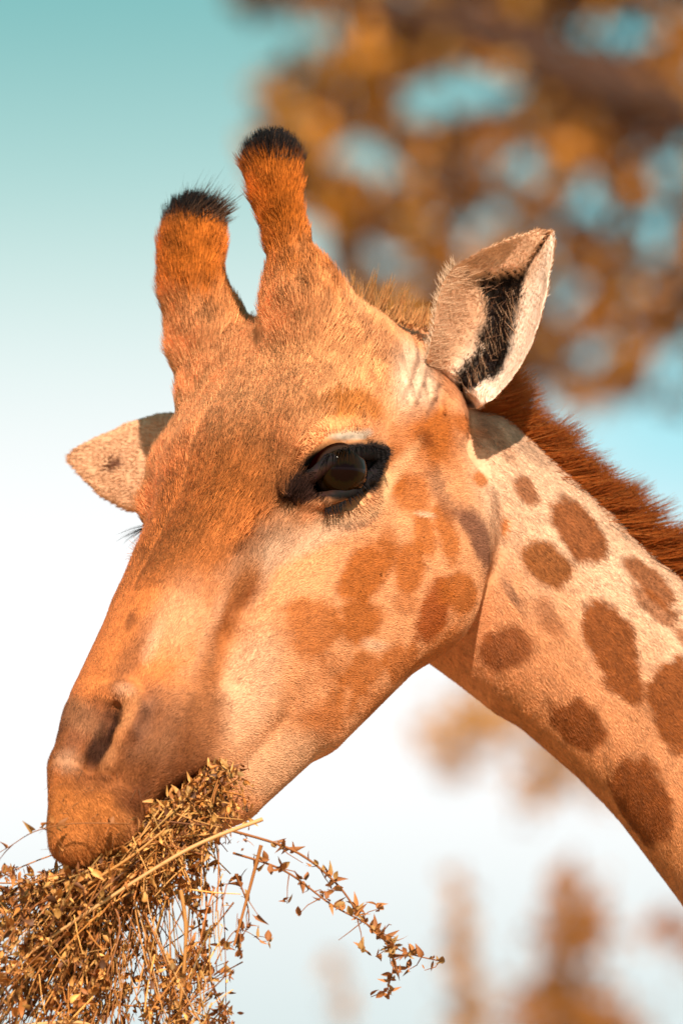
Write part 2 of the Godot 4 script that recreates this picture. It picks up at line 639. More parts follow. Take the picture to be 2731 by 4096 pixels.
# ---------------------------------------------------------------- hair
func ear_leaf(a: Vector3, tip: Vector3, face: Vector3, prof: Array, depth: float, inside: bool, m: Material) -> Array:
	# prof: rows of [share of the way to the tip, width to the left, width to the right]; returns the mesh and its chart points, normals, colours and rows
	var y := (tip - a)
	var length := y.length()
	y = y / length
	var x := y.cross(face).normalized()
	var z := x.cross(y).normalized()
	var rows := 36
	var cols := 28
	var pos := PackedVector3Array()
	var col := PackedColorArray()
	var idx := PackedInt32Array()
	var thick := 15.0
	for side in 2:
		for i in rows + 1:
			var v := float(i) / rows
			var lw := 0.0
			var rw := 0.0
			for r in prof.size() - 1:
				if v >= prof[r][0] and v <= prof[r + 1][0]:
					var t: float = smooth(0, 1, (v - prof[r][0]) / (prof[r + 1][0] - prof[r][0])) * 0.4 + 0.6 * (v - prof[r][0]) / (prof[r + 1][0] - prof[r][0])
					lw = lerpf(prof[r][1], prof[r + 1][1], t)
					rw = lerpf(prof[r][2], prof[r + 1][2], t)
			var cup := depth * (1.0 - 0.75 * v) * smooth(1.06, 0.7, v) * (0.45 + 0.55 * smooth(0.0, 0.3, v))
			for j in cols + 1:
				var u := -1.0 + 2.0 * j / cols
				var off := (rw if u > 0.0 else lw) * sin(u * 1.3) / sin(1.3)
				var zz := -cup * (1.0 - u * u * 0.95)
				if u < -0.55 and inside:
					zz += (u + 0.55) * -170.0 * sin(PI * clampf(v * 1.1, 0, 1))
				if inside:
					zz += 34.0 * smooth(0.38, 0.9, u) * smooth(0.92, 0.55, v) - 230.0 * pow(1.0 - smooth(0.0, 0.13, v), 2.0)
				if inside:
					zz -= 40.0 * smooth(1.35, 0.4, ear_hollow(v, off))
				zz += 5.0 * n_mid.get_noise_3d(v * 900.0, u * 300.0, 7.0)
				var edge := clampf(minf((1.0 - absf(u)) * 6.0, (1.0 - v) * 14.0), 0.0, 1.0)
				var sh := thick * sqrt(1.0 - (1.0 - edge) * (1.0 - edge))
				var p := a + y * (v * length) + x * off + z * (zz + (sh if side == 0 else -sh))
				pos.append(p)
				col.append(ear_colour(v, u, off, side, inside, p))
		var first := side * (rows + 1) * (cols + 1)
		for i in rows:
			for j in cols:
				var o := first + i * (cols + 1) + j
				if side == 0:
					idx.append_array([o, o + cols + 1, o + 1, o + 1, o + cols + 1, o + cols + 2])
				else:
					idx.append_array([o, o + 1, o + cols + 1, o + 1, o + cols + 2, o + cols + 1])
	var nor := PackedVector3Array()
	nor.resize(pos.size())
	for t in range(0, idx.size(), 3):
		var g := (pos[idx[t + 2]] - pos[idx[t]]).cross(pos[idx[t + 1]] - pos[idx[t]])
		for e in 3:
			nor[idx[t + e]] += g
	for i in nor.size():
		nor[i] = nor[i].normalized()
	return [pos, nor, col, idx, y, x, z]


func ear_hollow(v: float, off: float) -> float:   # 0 in the middle of the ear's dark hollow, 1 at its edge
	var core := [[-0.1, 10.0, 0.0], [0.04, 15.0, 12.0], [0.10, 29.0, 38.0], [0.28, 62.0, 70.0], [0.46, 5.0, 70.0], [0.58, -70.0, 104.0], [0.67, -45.0, 50.0], [0.74, -10.0, 8.0], [1.1, 0.0, 1.0]]
	for r in core.size() - 1:
		if v >= core[r][0] and v <= core[r + 1][0]:
			var t: float = (v - core[r][0]) / (core[r + 1][0] - core[r][0])
			return absf(off - lerpf(core[r][1], core[r + 1][1], t)) / (lerpf(core[r][2], core[r + 1][2], t) + 0.5)
	return 9.0


func ear_colour(v: float, u: float, off: float, side: int, inside: bool, p: Vector3) -> Color:
	var w := n_mid.get_noise_3dv(p) * 0.6 + n_low.get_noise_3dv(p) * 0.4
	var pale := Color(0.88, 0.68, 0.55)
	var c := pale
	if inside and side == 0:
		c = Color(0.76, 0.45, 0.28).lerp(pale, smooth(-0.25, 0.35, u + (0.6 - v) * 0.5))
		# the dark hairy hollow
		var d := ear_hollow(v, off) + w * 0.5 + 0.5 * n_mid.get_noise_3dv(p * 2.2)
		c = c.lerp(Color(0.014, 0.008, 0.007), smooth(1.15, 0.75, d))
	else:
		c = Color(0.66, 0.32, 0.16)
		if not inside:
			c = Color(0.70, 0.37, 0.21)
			var q := Vector2(p.x - 450.0, -p.y - 1860.0)
			c = c.lerp(Color(0.16, 0.06, 0.03), smooth(1.3, 0.6, (q * Vector2(1.0 / 38.0, 1.0 / 30.0)).length() + w))
	return c * (1.0 + 0.15 * w)


func lay(s: Array) -> Array:   # chart arrays into the giraffe's own metres
	var pos := PackedVector3Array()
	var nor := PackedVector3Array()
	for p: Vector3 in s[0]:
		pos.append(world(p) - FOOT)
	for n: Vector3 in s[1]:
		nor.append(wdir(n))
	return [pos, nor]


const FOOT := Vector3(2.3, 0, -0.08)
var fur_where: Array = []
var fur_tint := PackedColorArray()


func hair(p: Vector3, along: Vector3, n: Vector3, length: float, width: float, c: Color) -> void:
	fur_where.append(hair_frame(world(p) - FOOT, wdir(along), wdir(n), length * UNIT, width * UNIT))
	fur_tint.append(c)


func grow_coat(s: Hide, eye: Vector3) -> void:
	var eye2 := mirror(eye)
	for t in range(0, s.idx.size(), 3):
		var i0 := s.idx[t]
		var i1 := s.idx[t + 1]
		var i2 := s.idx[t + 2]
		var p0 := s.pos[i0]
		if p0.x > 2950.0:
			continue
		var area := (s.pos[i1] - p0).cross(s.pos[i2] - p0).length() * 0.5
		# lengths and directions by place
		var q := p0 - HO
		var f := q.dot(HF)
		var u := q.dot(HU)
		var n := s.nor[i0]
		var away := n.z < -0.25
		var de := minf((p0 - eye).length(), (p0 - eye2).length())
		var length := 18.0
		var share := 1.0 / 15.0
		var width := 2.8
		var lift := 0.13
		var dir := -HF - HU * clampf((-u - 250.0) / 500.0, 0.0, 1.0) * 0.8
		var top_hair := false
		var rough_hair := false
		var h := horn_share(p0)
		if h.y > 0.0 and h.x > 0.05:
			var k := 0 if (p0 - HO).dot(HL) > 0.0 else 1
			dir = horn_a[k][1] - horn_a[k][0]
			dir = dir.normalized()
			length = 70.0
			share = 1.0 / 48.0
			width = 4.4
			lift = 0.10
			top_hair = true
			if h.x > 0.86:
				length = 70.0
				lift = 0.35
		elif p0.x > 1950.0 or (p0.x > 1700.0 and f < -100.0) or f < -500.0:
			dir = Vector3(0.74, -0.67, 0)
			rough_hair = true
			width = 3.2
			length = 22.0
			share = 1.0 / 20.0
			lift = 0.10
		elif u > -470.0 and f < 1400.0:
			var top := smooth(-470.0, -250.0, u) * smooth(1500.0, 900.0, f)
			top_hair = top > 0.5
			length = lerpf(18.0, 68.0, top)
			share = lerpf(1.0 / 15.0, 1.0 / 40.0, top)
			lift = lerpf(0.13, 0.15, top)
			width = lerpf(2.8, 4.2, top)
			dir = -HF + HL * signf(q.dot(HL)) * 0.35 * smooth(200.0, 700.0, f) + HU * 0.3
		elif f > 1900.0:
			rough_hair = true
			length = 20.0 if u > -480.0 or f < 2350.0 else 34.0
			share = 1.0 / 16.0
			lift = 0.16
			dir = -HF + HU * 0.2 if f < 2250.0 else -HU + HF * 0.2
		if de < 215.0:
			length = 22.0
			lift = 0.3
			dir = (p0 - (eye if (p0 - eye).length() < 300.0 else eye2))
		if de < 150.0:
			continue
		if away:
			share *= 0.3
			width *= 1.9
		var want := area * share
		var count := int(want) + (1 if rng.randf() < want - int(want) else 0)
		for m in count:
			var a := rng.randf()
			var b := rng.randf()
			if a + b > 1.0:
				a = 1.0 - a
				b = 1.0 - b
			var p := p0 + (s.pos[i1] - p0) * a + (s.pos[i2] - p0) * b
			var nn := (n * (1.0 - a - b) + s.nor[i1] * a + s.nor[i2] * b).normalized()
			var c := s.col[i0] * (1.0 - a - b) + s.col[i1] * a + s.col[i2] * b
			var clump := Vector3(n_mid.get_noise_3dv(p * 0.8), n_mid.get_noise_3dv(p * 0.8 + Vector3(900, 0, 0)), n_mid.get_noise_3dv(p * 0.8 + Vector3(0, 900, 0)))
			var d := dir.normalized() + clump * 0.4 + Vector3(rng.randfn(0, 0.11), rng.randfn(0, 0.11), rng.randfn(0, 0.11))
			d = d - nn * d.dot(nn)
			d = d.normalized() + nn * (lift + rng.randf() * 0.08)
			var g := 0.88 + 0.24 * rng.randf() + 0.18 * clump.x
			if rough_hair:
				g = 0.78 + 0.44 * rng.randf() + 0.25 * clump.x
			if top_hair:
				g = 0.90 + 0.42 * rng.randf() + 0.55 * clump.x
			if rng.randf() < 0.06:
				g *= 1.3
			hair(p - nn * 3.0, d, (nn + jitter(0.14)).normalized(), length * (0.6 + 0.7 * rng.randf()), width * (0.7 + 0.6 * rng.randf()), Color(c.r * g, c.g * g, c.b * g))


func flush(called: String, mesh: Mesh, parent: Node) -> void:
	scatter(called, mesh, fur_where, fur_tint, parent)
	fur_where = []
	fur_tint = PackedColorArray()


func jitter(s: float) -> Vector3:
	return Vector3(rng.randfn(0, s), rng.randfn(0, s), rng.randfn(0, s))


func build_giraffe() -> void:
	var g := thing("giraffe", "tan giraffe with brown patches lowering its head to eat dry hay", "giraffe", FOOT)
	shape_head()
	# the rest of the animal, beyond the picture's edge
	var wb := [Vector3(0.42, 3.29, -0.04), Vector3(1.35, 2.35, -0.06), Vector3(1.75, 2.02, -0.08), Vector3(2.9, 1.86, -0.08)]
	var r := [560.0, 1000.0, 1650.0, 1750.0]
	for i in 3:
		prim(chart(wb[i]), chart(wb[i + 1]), r[i], r[i + 1], 0.8, 60, Vector3(0, 0, 1), false)
	for x in [1.68, 2.98]:
		for z in [-0.26, 0.10]:
			prim(chart(Vector3(x, 1.7, z)), chart(Vector3(x + 0.03, 0.95, z)), 760, 330, 1, 200, Vector3(0, 0, 1), false)
			prim(chart(Vector3(x + 0.03, 0.95, z)), chart(Vector3(x - 0.02, 0.12, z)), 330, 210, 1, 60, Vector3(0, 0, 1), false)
			prim(chart(Vector3(x - 0.02, 0.11, z)), chart(Vector3(x - 0.06, 0.07, z)), 300, 320, 1, 60, Vector3(0, 0, 1), false)
	prim(chart(Vector3(3.25, 1.95, -0.08)), chart(Vector3(3.42, 1.1, -0.08)), 120, 90, 1, 80, Vector3(0, 0, 1), false)
	markings()
	var skin := net(Vector3(0, -4000, -1800), Vector3(3040, -400, 1900), 10.0)
	var rest := net(Vector3(2900, -22000, -6000), Vector3(18000, 0, 6000), 50.0)
	print("skin ", skin.pos.size(), " rest ", rest.pos.size(), " ms ", Time.get_ticks_msec())
	var hide := mat(Color.WHITE, 0.75, true)
	hide.metallic_specular = 0.2
	var all := [skin.pos.duplicate(), skin.nor.duplicate(), skin.col.duplicate(), skin.idx.duplicate()]
	var first: int = skin.pos.size()
	all[0].append_array(rest.pos)
	all[1].append_array(rest.nor)
	all[2].append_array(rest.col)
	for i in rest.idx:
		all[3].append(i + first)
	var laid := lay(all)
	part("body", array_mesh(laid[0], laid[1], all[2], all[3], hide), g)
	# ears
	var ear_m := mat(Color.WHITE, 0.8, true)
	ear_m.backlight_enabled = true
	ear_m.backlight = Color(0.35, 0.35, 0.35)
	var near_prof := [[0.0, 50.0, 70.0], [0.03, 80.0, 120.0], [0.07, 112.0, 166.0], [0.14, 132.0, 198.0], [0.24, 155.0, 210.0], [0.34, 195.0, 214.0], [0.47, 232.0, 205.0], [0.58, 234.0, 182.0], [0.71, 193.0, 142.0], [0.85, 130.0, 86.0], [0.93, 84.0, 56.0], [0.975, 54.0, 38.0], [1.0, 12.0, 10.0]]
	var ears := []
	ears.append(ear_leaf(Vector3(1762, -1578, 30), Vector3(2196, -938, 110), Vector3(-0.22, 0.12, 0.97), near_prof, 165.0, true, ear_m))
	var far_prof := [[0.0, 120.0, 110.0], [0.3, 190.0, 170.0], [0.55, 245.0, 175.0], [0.7, 235.0, 145.0], [0.82, 180.0, 100.0], [0.92, 100.0, 62.0], [0.97, 48.0, 38.0], [1.0, 18.0, 14.0]]
	ears.append(ear_leaf(Vector3(1100, -1800, -620), Vector3(258, -1828, -820), Vector3(0.1, 0.25, 0.96), far_prof, -90.0, false, ear_m))
	for e in ears:
		var le := lay(e)
		part("ear", array_mesh(le[0], le[1], e[2], e[3], ear_m), g)
	# eyes
	var base_all := PackedInt32Array(range(n_base))
	var ep := on_skin(1378, 1882)
	var en := gradient(ep, base_all, 20.0)
	var ec := ep - en * 60.0
	for side in 2:
		var c := ec if side == 0 else mirror(ec)
		var look := en + Vector3(-0.25, -0.1, 0.3)
		look = look.normalized()
		if side == 1:
			look = look - HL * (2.0 * look.dot(HL))
		build_eye(g, c, look, 128.0)
	# coat
	var hair_m := mat(Color.WHITE, 0.55, true)
	hair_m.metallic_specular = 0.22
	hair_m.backlight_enabled = true
	hair_m.backlight = Color(0.25, 0.25, 0.25)
	var glow_m := hair_m.duplicate()
	glow_m.backlight = Color(0.85, 0.85, 0.85)
	var short := strand_mesh(0.22, 2, hair_m)
	var long := strand_mesh(0.45, 5, hair_m)
	var tipped := strand_mesh(-0.3, 5, glow_m, 0.8, 1.5)
	var tuft_hair := strand_mesh(-0.2, 5, hair_m)
	grow_coat(skin, ep)
	for k in ears.size():
		var e: Array = ears[k]
		for t in range(0, e[3].size(), 3):
			var p0: Vector3 = e[0][e[3][t]]
			var area: float = (e[0][e[3][t + 1]] - p0).cross(e[0][e[3][t + 2]] - p0).length() * 0.5
			var want := area / 40.0
			for m in int(want) + (1 if rng.randf() < want - int(want) else 0):
				var a := rng.randf()
				var b := rng.randf() * (1.0 - a)
				var p: Vector3 = p0 + (e[0][e[3][t + 1]] - p0) * a + (e[0][e[3][t + 2]] - p0) * b
				var nn: Vector3 = e[1][e[3][t]]
				var c: Color = e[2][e[3][t]]
				var d: Vector3 = e[4] + jitter(0.18)
				d = (d - nn * d.dot(nn)).normalized() + nn * 0.14
				var v := 0.8 + 0.4 * rng.randf()
				hair(p - nn * 2.0, d, (nn + jitter(0.2)).normalized(), 14.0 + 12.0 * rng.randf(), 3.6, Color(c.r * v, c.g * v, c.b * v))
	print("coat ", fur_where.size(), " ms ", Time.get_ticks_msec())
	flush("coat", short, g)
	# long pale hairs inside the near ear, fringing its front edge
	var ne: Array = ears[0]
	for i in 520:
		var v := rng.randf_range(0.05, 0.6)
		var u := rng.randf_range(-1.0, -0.45) if rng.randf() < 0.75 else rng.randf_range(0.0, 0.4)
		var row := int(v * 36) * 29 + clampi(int((u + 1.0) * 14.0), 0, 28)
		var p: Vector3 = ne[0][row]
		var d: Vector3 = ne[5] * (0.8 if u < 0.0 else -0.7) + ne[4] * 0.8 + jitter(0.25) + ne[6] * 0.25
		var tone := Color(0.74, 0.46, 0.29) * rng.randf_range(0.7, 1.2)
		hair(p, d, ne[6], rng.randf_range(40, 100), 2.1, tone)
	for i in 2600:
		var row := rng.randi_range(1, 26) * 29 + rng.randi_range(3, 25)
		var p: Vector3 = ne[0][row]
		var c: Color = ne[2][row]
		if c.r > 0.2:
			continue
		var d: Vector3 = ne[4] * 0.7 + ne[5] * rng.randfn(0.1, 0.5) + ne[6] * 0.5 + jitter(0.2)
		hair(p + ne[5] * rng.randfn(0, 9) + ne[4] * rng.randfn(0, 9), d, ne[6], rng.randf_range(30, 75), 3.0, Color(0.02, 0.012, 0.01) if rng.randf() < 0.85 else Color(0.3, 0.16, 0.1))
	for i in 300:
		var v := rng.randf_range(0.1, 0.6)
		var row := int(v * 36) * 29 + rng.randi_range(0, 1)
		var p: Vector3 = ne[0][row]
		hair(p, -ne[5] * 0.8 + ne[4] * 0.7 + jitter(0.25), ne[6], rng.randf_range(20, 55), 2.8, Color(0.85, 0.6, 0.42))
	flush("ear_hair", long, g)
	# mane along the crest of the neck
	var ridge := curve([Vector3(1880, -1560, -300), Vector3(1985, -1665, -315), Vector3(2299, -1945, -315), Vector3(2731, -2285, -285), Vector3(3100, -2600, -230)], 40)
	for i in 15000:
		var t := rng.randf() * (ridge.size() - 2)
		var p := ridge[int(t)].lerp(ridge[int(t) + 1], t - int(t)) + Vector3(0, 0, rng.randfn(0, 42)) - Vector3(0.62, 0.78, 0) * 25.0
		var along := t / ridge.size()
		var lean := -0.12 + rng.randfn(0, 0.13) + n_low.get_noise_3dv(p * 1.4) * 0.35 + n_mid.get_noise_3dv(p * 0.7) * 0.3
		var d := Vector3(0.80, 0.62, 0.02).rotated(Vector3(0, 0, 1), lean - 0.22 + 0.35 * smooth(0.3, 0.0, along)) + Vector3(0, 0, rng.randfn(0, 0.16))
		var tone := Color(0.60, 0.14, 0.020).lerp(Color(0.84, 0.32, 0.085), rng.randf() * rng.randf())
		hair(p, d, Vector3(-0.5, 0.6, 0.6), rng.randf_range(130, 265) * (1.0 + 0.25 * n_mid.get_noise_3dv(p * 0.5)) * smooth(-0.02, 0.12, along), rng.randf_range(3.0, 5.0), tone)
	flush("mane", tipped, g)
	# wispy forelock between the horns and the ear
	for k in 30:
		var t := (k + rng.randf()) / 30.0
		var c := Vector3(lerpf(1385, 1770, t), -lerpf(1228, 1330, t), -120.0 - 100.0 * t + rng.randfn(0, 25))
		var high := lerpf(215, 95, t) * rng.randf_range(0.55, 1.0)
		if k % 4 == 0:
			high *= 0.3
		var d := Vector3(lerpf(-0.05, 0.5, t) + rng.randfn(0, 0.14), 1.0, rng.randfn(0, 0.1)).normalized()
		for i in 22:
			var from := c + Vector3(rng.randfn(0, 17), rng.randfn(0, 8), rng.randfn(0, 17))
			var to := c + d * high * rng.randf_range(0.7, 1.15) + jitter(9)
			var tone := Color(0.98, 0.50, 0.20) * rng.randf_range(0.6, 1.25)
			hair(from, to - from, Vector3(-0.3, 0.1, 0.95), (to - from).length(), rng.randf_range(3.0, 4.6), tone)
	flush("forelock", tipped, g)
	# dark tufts on the horns
	for k in 2:
		var tip: Vector3 = [on_side(1091, 670, 300), on_side(776, 930, -300)][k]
		var rad: float = [124.0, 124.0][k]
		for i in [1500, 1700][k]:
			var n := Vector3(rng.randfn(), rng.randfn(), rng.randfn()).normalized()
			if n.y < 0.15:
				continue
			var up := Vector3(0.25, 0.8, 0.0) if k == 0 else Vector3(0.5 + 0.5 * rng.randf(), 0.6, 0)
			var d := n * 0.5 + up + jitter(0.12) + Vector3(n_mid.get_noise_3dv(n * 300.0) * 0.7, 0, 0)
			var tone := Color(0.03, 0.02, 0.018).lerp(Color(0.20, 0.10, 0.06), rng.randf() * rng.randf() + 0.3 * smooth(0.75, 0.2, n.y))
			hair(tip + n * rad * 0.97, d, n, rng.randf_range(22, 48) if k == 0 else rng.randf_range(55, 110) * (1.7 if i % 9 == 0 else 1.0) * smooth(0.0, 0.7, n.y + 0.2), rng.randf_range(2.6, 4.4), tone)
	flush("horn_tuft", tuft_hair, g)
	# lashes and brow hairs
	for k in 2:
		for i in 200:
			var t := rng.randf()
			var low := i % 2 == 0
			var p: Vector3
			var d: Vector3
			if low:
				p = on_lid(Vector2(lerpf(1300, 1535, t), 2030 - 190 * t * t - 25 * t), 22.0)
				d = Vector3(lerpf(0.1, 0.9, t), -1.0 + 0.5 * t, 0.6)
			else:
				p = on_lid(Vector2(lerpf(1300, 1540, t), 1825 - 45 * sin(t * 2.6)), 40.0)
				d = Vector3(lerpf(-0.2, 0.8, t), -0.35, 1.0)
			var length := rng.randf_range(30, 60) if low else rng.randf_range(40, 90)
			if k == 1:
				p = mirror(p)
				d = d - HL * (2.0 * d.dot(HL))
				length *= 1.7
			hair(p, d + jitter(0.15), HU, length, rng.randf_range(3.5, 5.0), BLACK)
	flush("eyelashes", long, g)
	# whiskers on the lips
	for i in 36:
		var p := on_lid(Vector2(rng.randf_range(200, 620), rng.randf_range(3080, 3420)), 0.0)
		hair(p, Vector3(-0.5, -0.5, 0.5) + jitter(0.4), Vector3(0, 0, 1), rng.randf_range(40, 90), 2.0, Color(0.25, 0.12, 0.06))
	flush("whiskers", long, g)


func on_lid(at: Vector2, up: float) -> Vector3:
	var p := on_skin(at.x, at.y)
	return p + Vector3(0, 0, up)


func build_eye(g: Node3D, c: Vector3, look: Vector3, r: float) -> void:
	var x := Vector3(0, 1, 0).cross(look).normalized()
	var y := look.cross(x)
	var pos := PackedVector3Array()
	var nor := PackedVector3Array()
	var col := PackedColorArray()
	var idx := PackedInt32Array()
	var rings := 28
	var segs := 48
	for i in rings + 1:
		var a := PI * 0.75 * i / rings
		for s in segs:
			var b := TAU * s / segs
			var n := look * cos(a) + (x * cos(b) + y * sin(b)) * sin(a)
			pos.append(world(c + n * r) - FOOT)
			nor.append(wdir(n))
			var e := Vector2(cos(b) * 0.75, sin(b) * 1.15) * a
			var k := Color(0.004, 0.003, 0.003)
			k = k.lerp(Color(0.012, 0.005, 0.003), smooth(0.28, 0.40, e.length()) * smooth(0.86, 0.70, a))
			k = k.lerp(Color(0.03, 0.015, 0.010), smooth(0.80, 0.86, a) * smooth(0.98, 0.90, a))
			col.append(k)
			if i:
				var s2 := (s + 1) % segs
				var o := (i - 1) * segs
				idx.append_array([o + s, o + s2, o + segs + s, o + s2, o + segs + s2, o + segs + s])
	var m := mat(Color.WHITE, 0.05, true)
	m.metallic_specular = 0.27
	part("eye", array_mesh(pos, nor, col, idx, m), g)


func shape_head() -> void:
	H(0, -420, 0, 405, 500, -440, 0, 425, 1.15, 0)
	H(-300, -760, 0, 330, 150, -650, 0, 420, 1.0, 150)
	# crest
	H(-400, -640, 0, 190, 50, -290, 0, 250, 1.25, 90)
	# temple behind the eye
	H(150, -560, 330, 210, -60, -700, 330, 160, 1, 140)
	# front bulge + brow
	H(60, -260, 260, 200, 420, -300, 360, 195, 1, 140)
	H(420, -320, 350, 185, 760, -370, 360, 130, 1, 100)
	# snout
	H(600, -480, 0, 410, 1300, -450, 0, 322, 0.95, 120)
	H(1300, -450, 0, 322, 1950, -415, 0, 222, 0.95, 20)
	H(900, -300, 130, 120, 1800, -310, 70, 100, 1, 160)
	# zygomatic / cheek
	H(650, -580, 350, 160, 1300, -660, 230, 120, 1, 140)
	H(680, -790, 290, 215, 1150, -740, 235, 205, 0.9, 140)
	H(1150, -720, 230, 200, 1750, -680, 130, 170, 0.9, 120)
	# jaw masseter
	H(300, -850, 250, 310, 560, -980, 250, 335, 0.8, 120)
	H(190, -1000, 260, 275, 500, -1010, 260, 310, 0.8, 60)
	H(560, -980, 230, 320, 1250, -900, 140, 270, 0.8, 60)
	H(1250, -900, 120, 250, 1750, -840, 80, 190, 0.8, 20)
	H(1750, -840, 0, 190, 2230, -700, 0, 110, 1, 40)
	# muzzle
	H(1900, -435, 0, 212, 2290, -490, 0, 150, 1.15, 100)
	I(440, 3110, 40, 155, 390, 3290, 30, 138, 1.2, 60)
	J(372, 2880, 0, 112, 305, 3080, 0, 104, 1, 60)
	J(305, 3080, 0, 104, 300, 3360, 0, 104, 1, 30)
	I(500, 3040, 110, 120, 790, 3000, 160, 90, 1, 100)
	# ossicones
	J(1205, 1260, 300, 136, 1188, 1115, 300, 104, 1, 80)
	J(1188, 1115, 300, 104, 1152, 975, 300, 84, 1, 30)
	J(1152, 975, 300, 84, 1126, 870, 300, 82, 1, 30)
	J(1126, 870, 300, 82, 1103, 766, 300, 97, 1, 30)
	J(1103, 766, 300, 97, 1091, 670, 300, 116, 1, 30)
	J(776, 930, -300, 124, 767, 1000, -300, 126, 1, 40)
	J(767, 1000, -300, 126, 763, 1085, -300, 122, 1, 30)
	J(763, 1085, -300, 122, 774, 1170, -300, 130, 1, 30)
	J(774, 1170, -300, 130, 840, 1350, -300, 145, 1, 30)
	H(20, -130, 280, 200, -50, -20, 290, 160, 1, 120)
	# neck
	W(1900, 1900, -270, 260, 2200, 2240, -280, 300, 0.8, 40)
	W(1830, 2330, -360, 290, 2120, 2640, -330, 240, 0.8, 50)
	W(1850, 2190, -350, 455, 2200, 2440, -320, 438, 0.66, 60)
	W(2200, 2440, -290, 438, 2731, 2880, -260, 452, 0.68, 30)
	W(2731, 2880, -260, 452, 3300, 3460, -184, 560, 0.72, 30)
	# details
	SC(1375, 1885, 40, 150, 1370, 1895, 40, 150, 60)
	S(1150, 1990, 0, 26, 1240, 1912, 8, 26, 30)
	S(1240, 1912, 8, 26, 1320, 1848, 22, 28, 10)
	S(1320, 1848, 22, 28, 1430, 1812, 28, 30, 10)
	S(1430, 1812, 28, 30, 1530, 1812, 8, 26, 10)
	S(1160, 2000, 0, 28, 1290, 1998, 5, 28, 30)
	S(1290, 1998, 5, 28, 1400, 1970, 10, 26, 10)
	S(1400, 1970, 10, 26, 1490, 1900, 10, 26, 10)
	S(1490, 1900, 10, 26, 1530, 1806, 5, 26, 10)
	# brow fold
	S(1180, 1800, -26, 40, 1400, 1715, -34, 44, 90)
	# nostril
	T(425, 2800, -24, 30, 490, 2778, -20, 34, 50)
	T(490, 2778, -20, 34, 540, 2850, -12, 38, 40)
	T(540, 2850, -12, 38, 500, 2950, -8, 36, 20)
	T(500, 2950, -8, 36, 432, 3080, -10, 32, 40)
	SC(466, 2832, -4, 18, 446, 2890, 4, 28, 24)
	SC(446, 2890, 4, 28, 405, 2975, 6, 36, 16)
	SC(405, 2975, 6, 36, 368, 3062, 0, 20, 24)
	# face grooves
	SC(1150, 2012, 4, 14, 1010, 2110, 6, 14, 50)
	SC(1010, 2110, 6, 14, 920, 2240, 6, 12, 50)
	SC(1000, 2380, 8, 22, 930, 2560, 8, 26, 90)
	SC(930, 2560, 8, 26, 905, 2720, 10, 22, 90)
	S(1090, 2180, -60, 60, 960, 2330, -60, 60, 120)
	# skin folds under the ear
	S(1630, 1350, 0, 15, 1690, 1560, 0, 15, 16)
	S(1672, 1350, 0, 15, 1730, 1590, 0, 15, 16)
	S(1710, 1430, 0, 14, 1768, 1640, 0, 14, 16)
	S(1590, 1400, -4, 14, 1650, 1600, -4, 14, 20)
	# mouth line
	SC(850, 3080, 10, 16, 770, 3130, 8, 14, 40)
	SC(770, 3130, 8, 14, 690, 3190, 8, 14, 40)


# ---------------------------------------------------------------- dry hay
func leaf_mesh(m: Material, fold: float, curl: float, broad := 0.21) -> ArrayMesh:   # a pointed leaf of length 1 along y
	var pos := PackedVector3Array()
	var nor := PackedVector3Array()
	var idx := PackedInt32Array()
	var n := 4
	for i in n + 1:
		var t := float(i) / n
		var w := broad * sin(PI * pow(t, 0.8)) + 0.012
		var z := curl * t * t
		for s in 3:
			pos.append(Vector3((s - 1) * w, t - 0.15 * curl * t * t, z + absf(s - 1) * fold * w))
			nor.append(Vector3((s - 1) * -fold, -2.0 * curl * t * 0.6, 1).normalized())
	for i in n:
		for s in 2:
			var o := i * 3 + s
			idx.append_array([o, o + 3, o + 1, o + 1, o + 3, o + 4])
	return array_mesh(pos, nor, PackedColorArray(), idx, m)


func stem_mesh(path: PackedVector3Array, r0: float, r1: float, m: Material) -> ArrayMesh:
	var pos := PackedVector3Array()
	var nor := PackedVector3Array()
	var idx := PackedInt32Array()
	tube(path, r0, r1, 5, pos, nor, idx)
	return array_mesh(pos, nor, PackedColorArray(), idx, m)


func any_turn() -> Basis:
	return Basis(Quaternion(Vector3(rng.randfn(), rng.randfn(), rng.randfn()).normalized(), rng.randf() * TAU))


func hay_tone() -> Color:
	var k := rng.randf()
	var c := Color(0.40, 0.155, 0.028).lerp(Color(0.22, 0.066, 0.012), rng.randf())
	if k < 0.25:
		c = Color(0.56, 0.27, 0.075)
	elif k < 0.4:
		c = Color(0.30, 0.15, 0.035)
	elif k < 0.58:
		c = Color(0.10, 0.032, 0.008)
	return c * rng.randf_range(0.7, 1.6)


func rim(x: float) -> float:   # how high (in chart rows) the hay reaches under the lips
	var pts := [[-400.0, 3430.0], [60.0, 3440.0], [190.0, 3500.0], [340.0, 3500.0], [470.0, 3370.0], [570.0, 3250.0], [700.0, 3190.0], [840.0, 3075.0], [1100.0, 3090.0]]
	for i in pts.size() - 1:
		if x < pts[i + 1][0]:
			return lerpf(pts[i][1], pts[i + 1][1], clampf((x - pts[i][0]) / (pts[i + 1][0] - pts[i][0]), 0, 1))
	return 3200.0


func hay_gap(p: Vector3) -> bool:   # openings in the bundle, and its thinner outer side
	if Vector2((p.x - 690.0) / 80.0, (p.y + 3720.0) / 110.0).length() < 1.0:
		return true
	if absf(p.x - 525.0 - (p.y + 3800.0) * 0.08) < 75.0 and p.y < -3620.0 and p.z > 1270.0:
		return true
	return rng.randf() < smooth(260.0, -60.0, p.x) * smooth(-3480.0, -3640.0, p.y) * 0.5


func leaf_at(p: Vector3, size: float, root: Vector3) -> Transform3D:
	p += Vector3(20, 52, 0)
	var s := size * UNIT
	return Transform3D(any_turn().scaled(Vector3(s * rng.randf_range(0.6, 1.1), s, s)), world(p) - root)


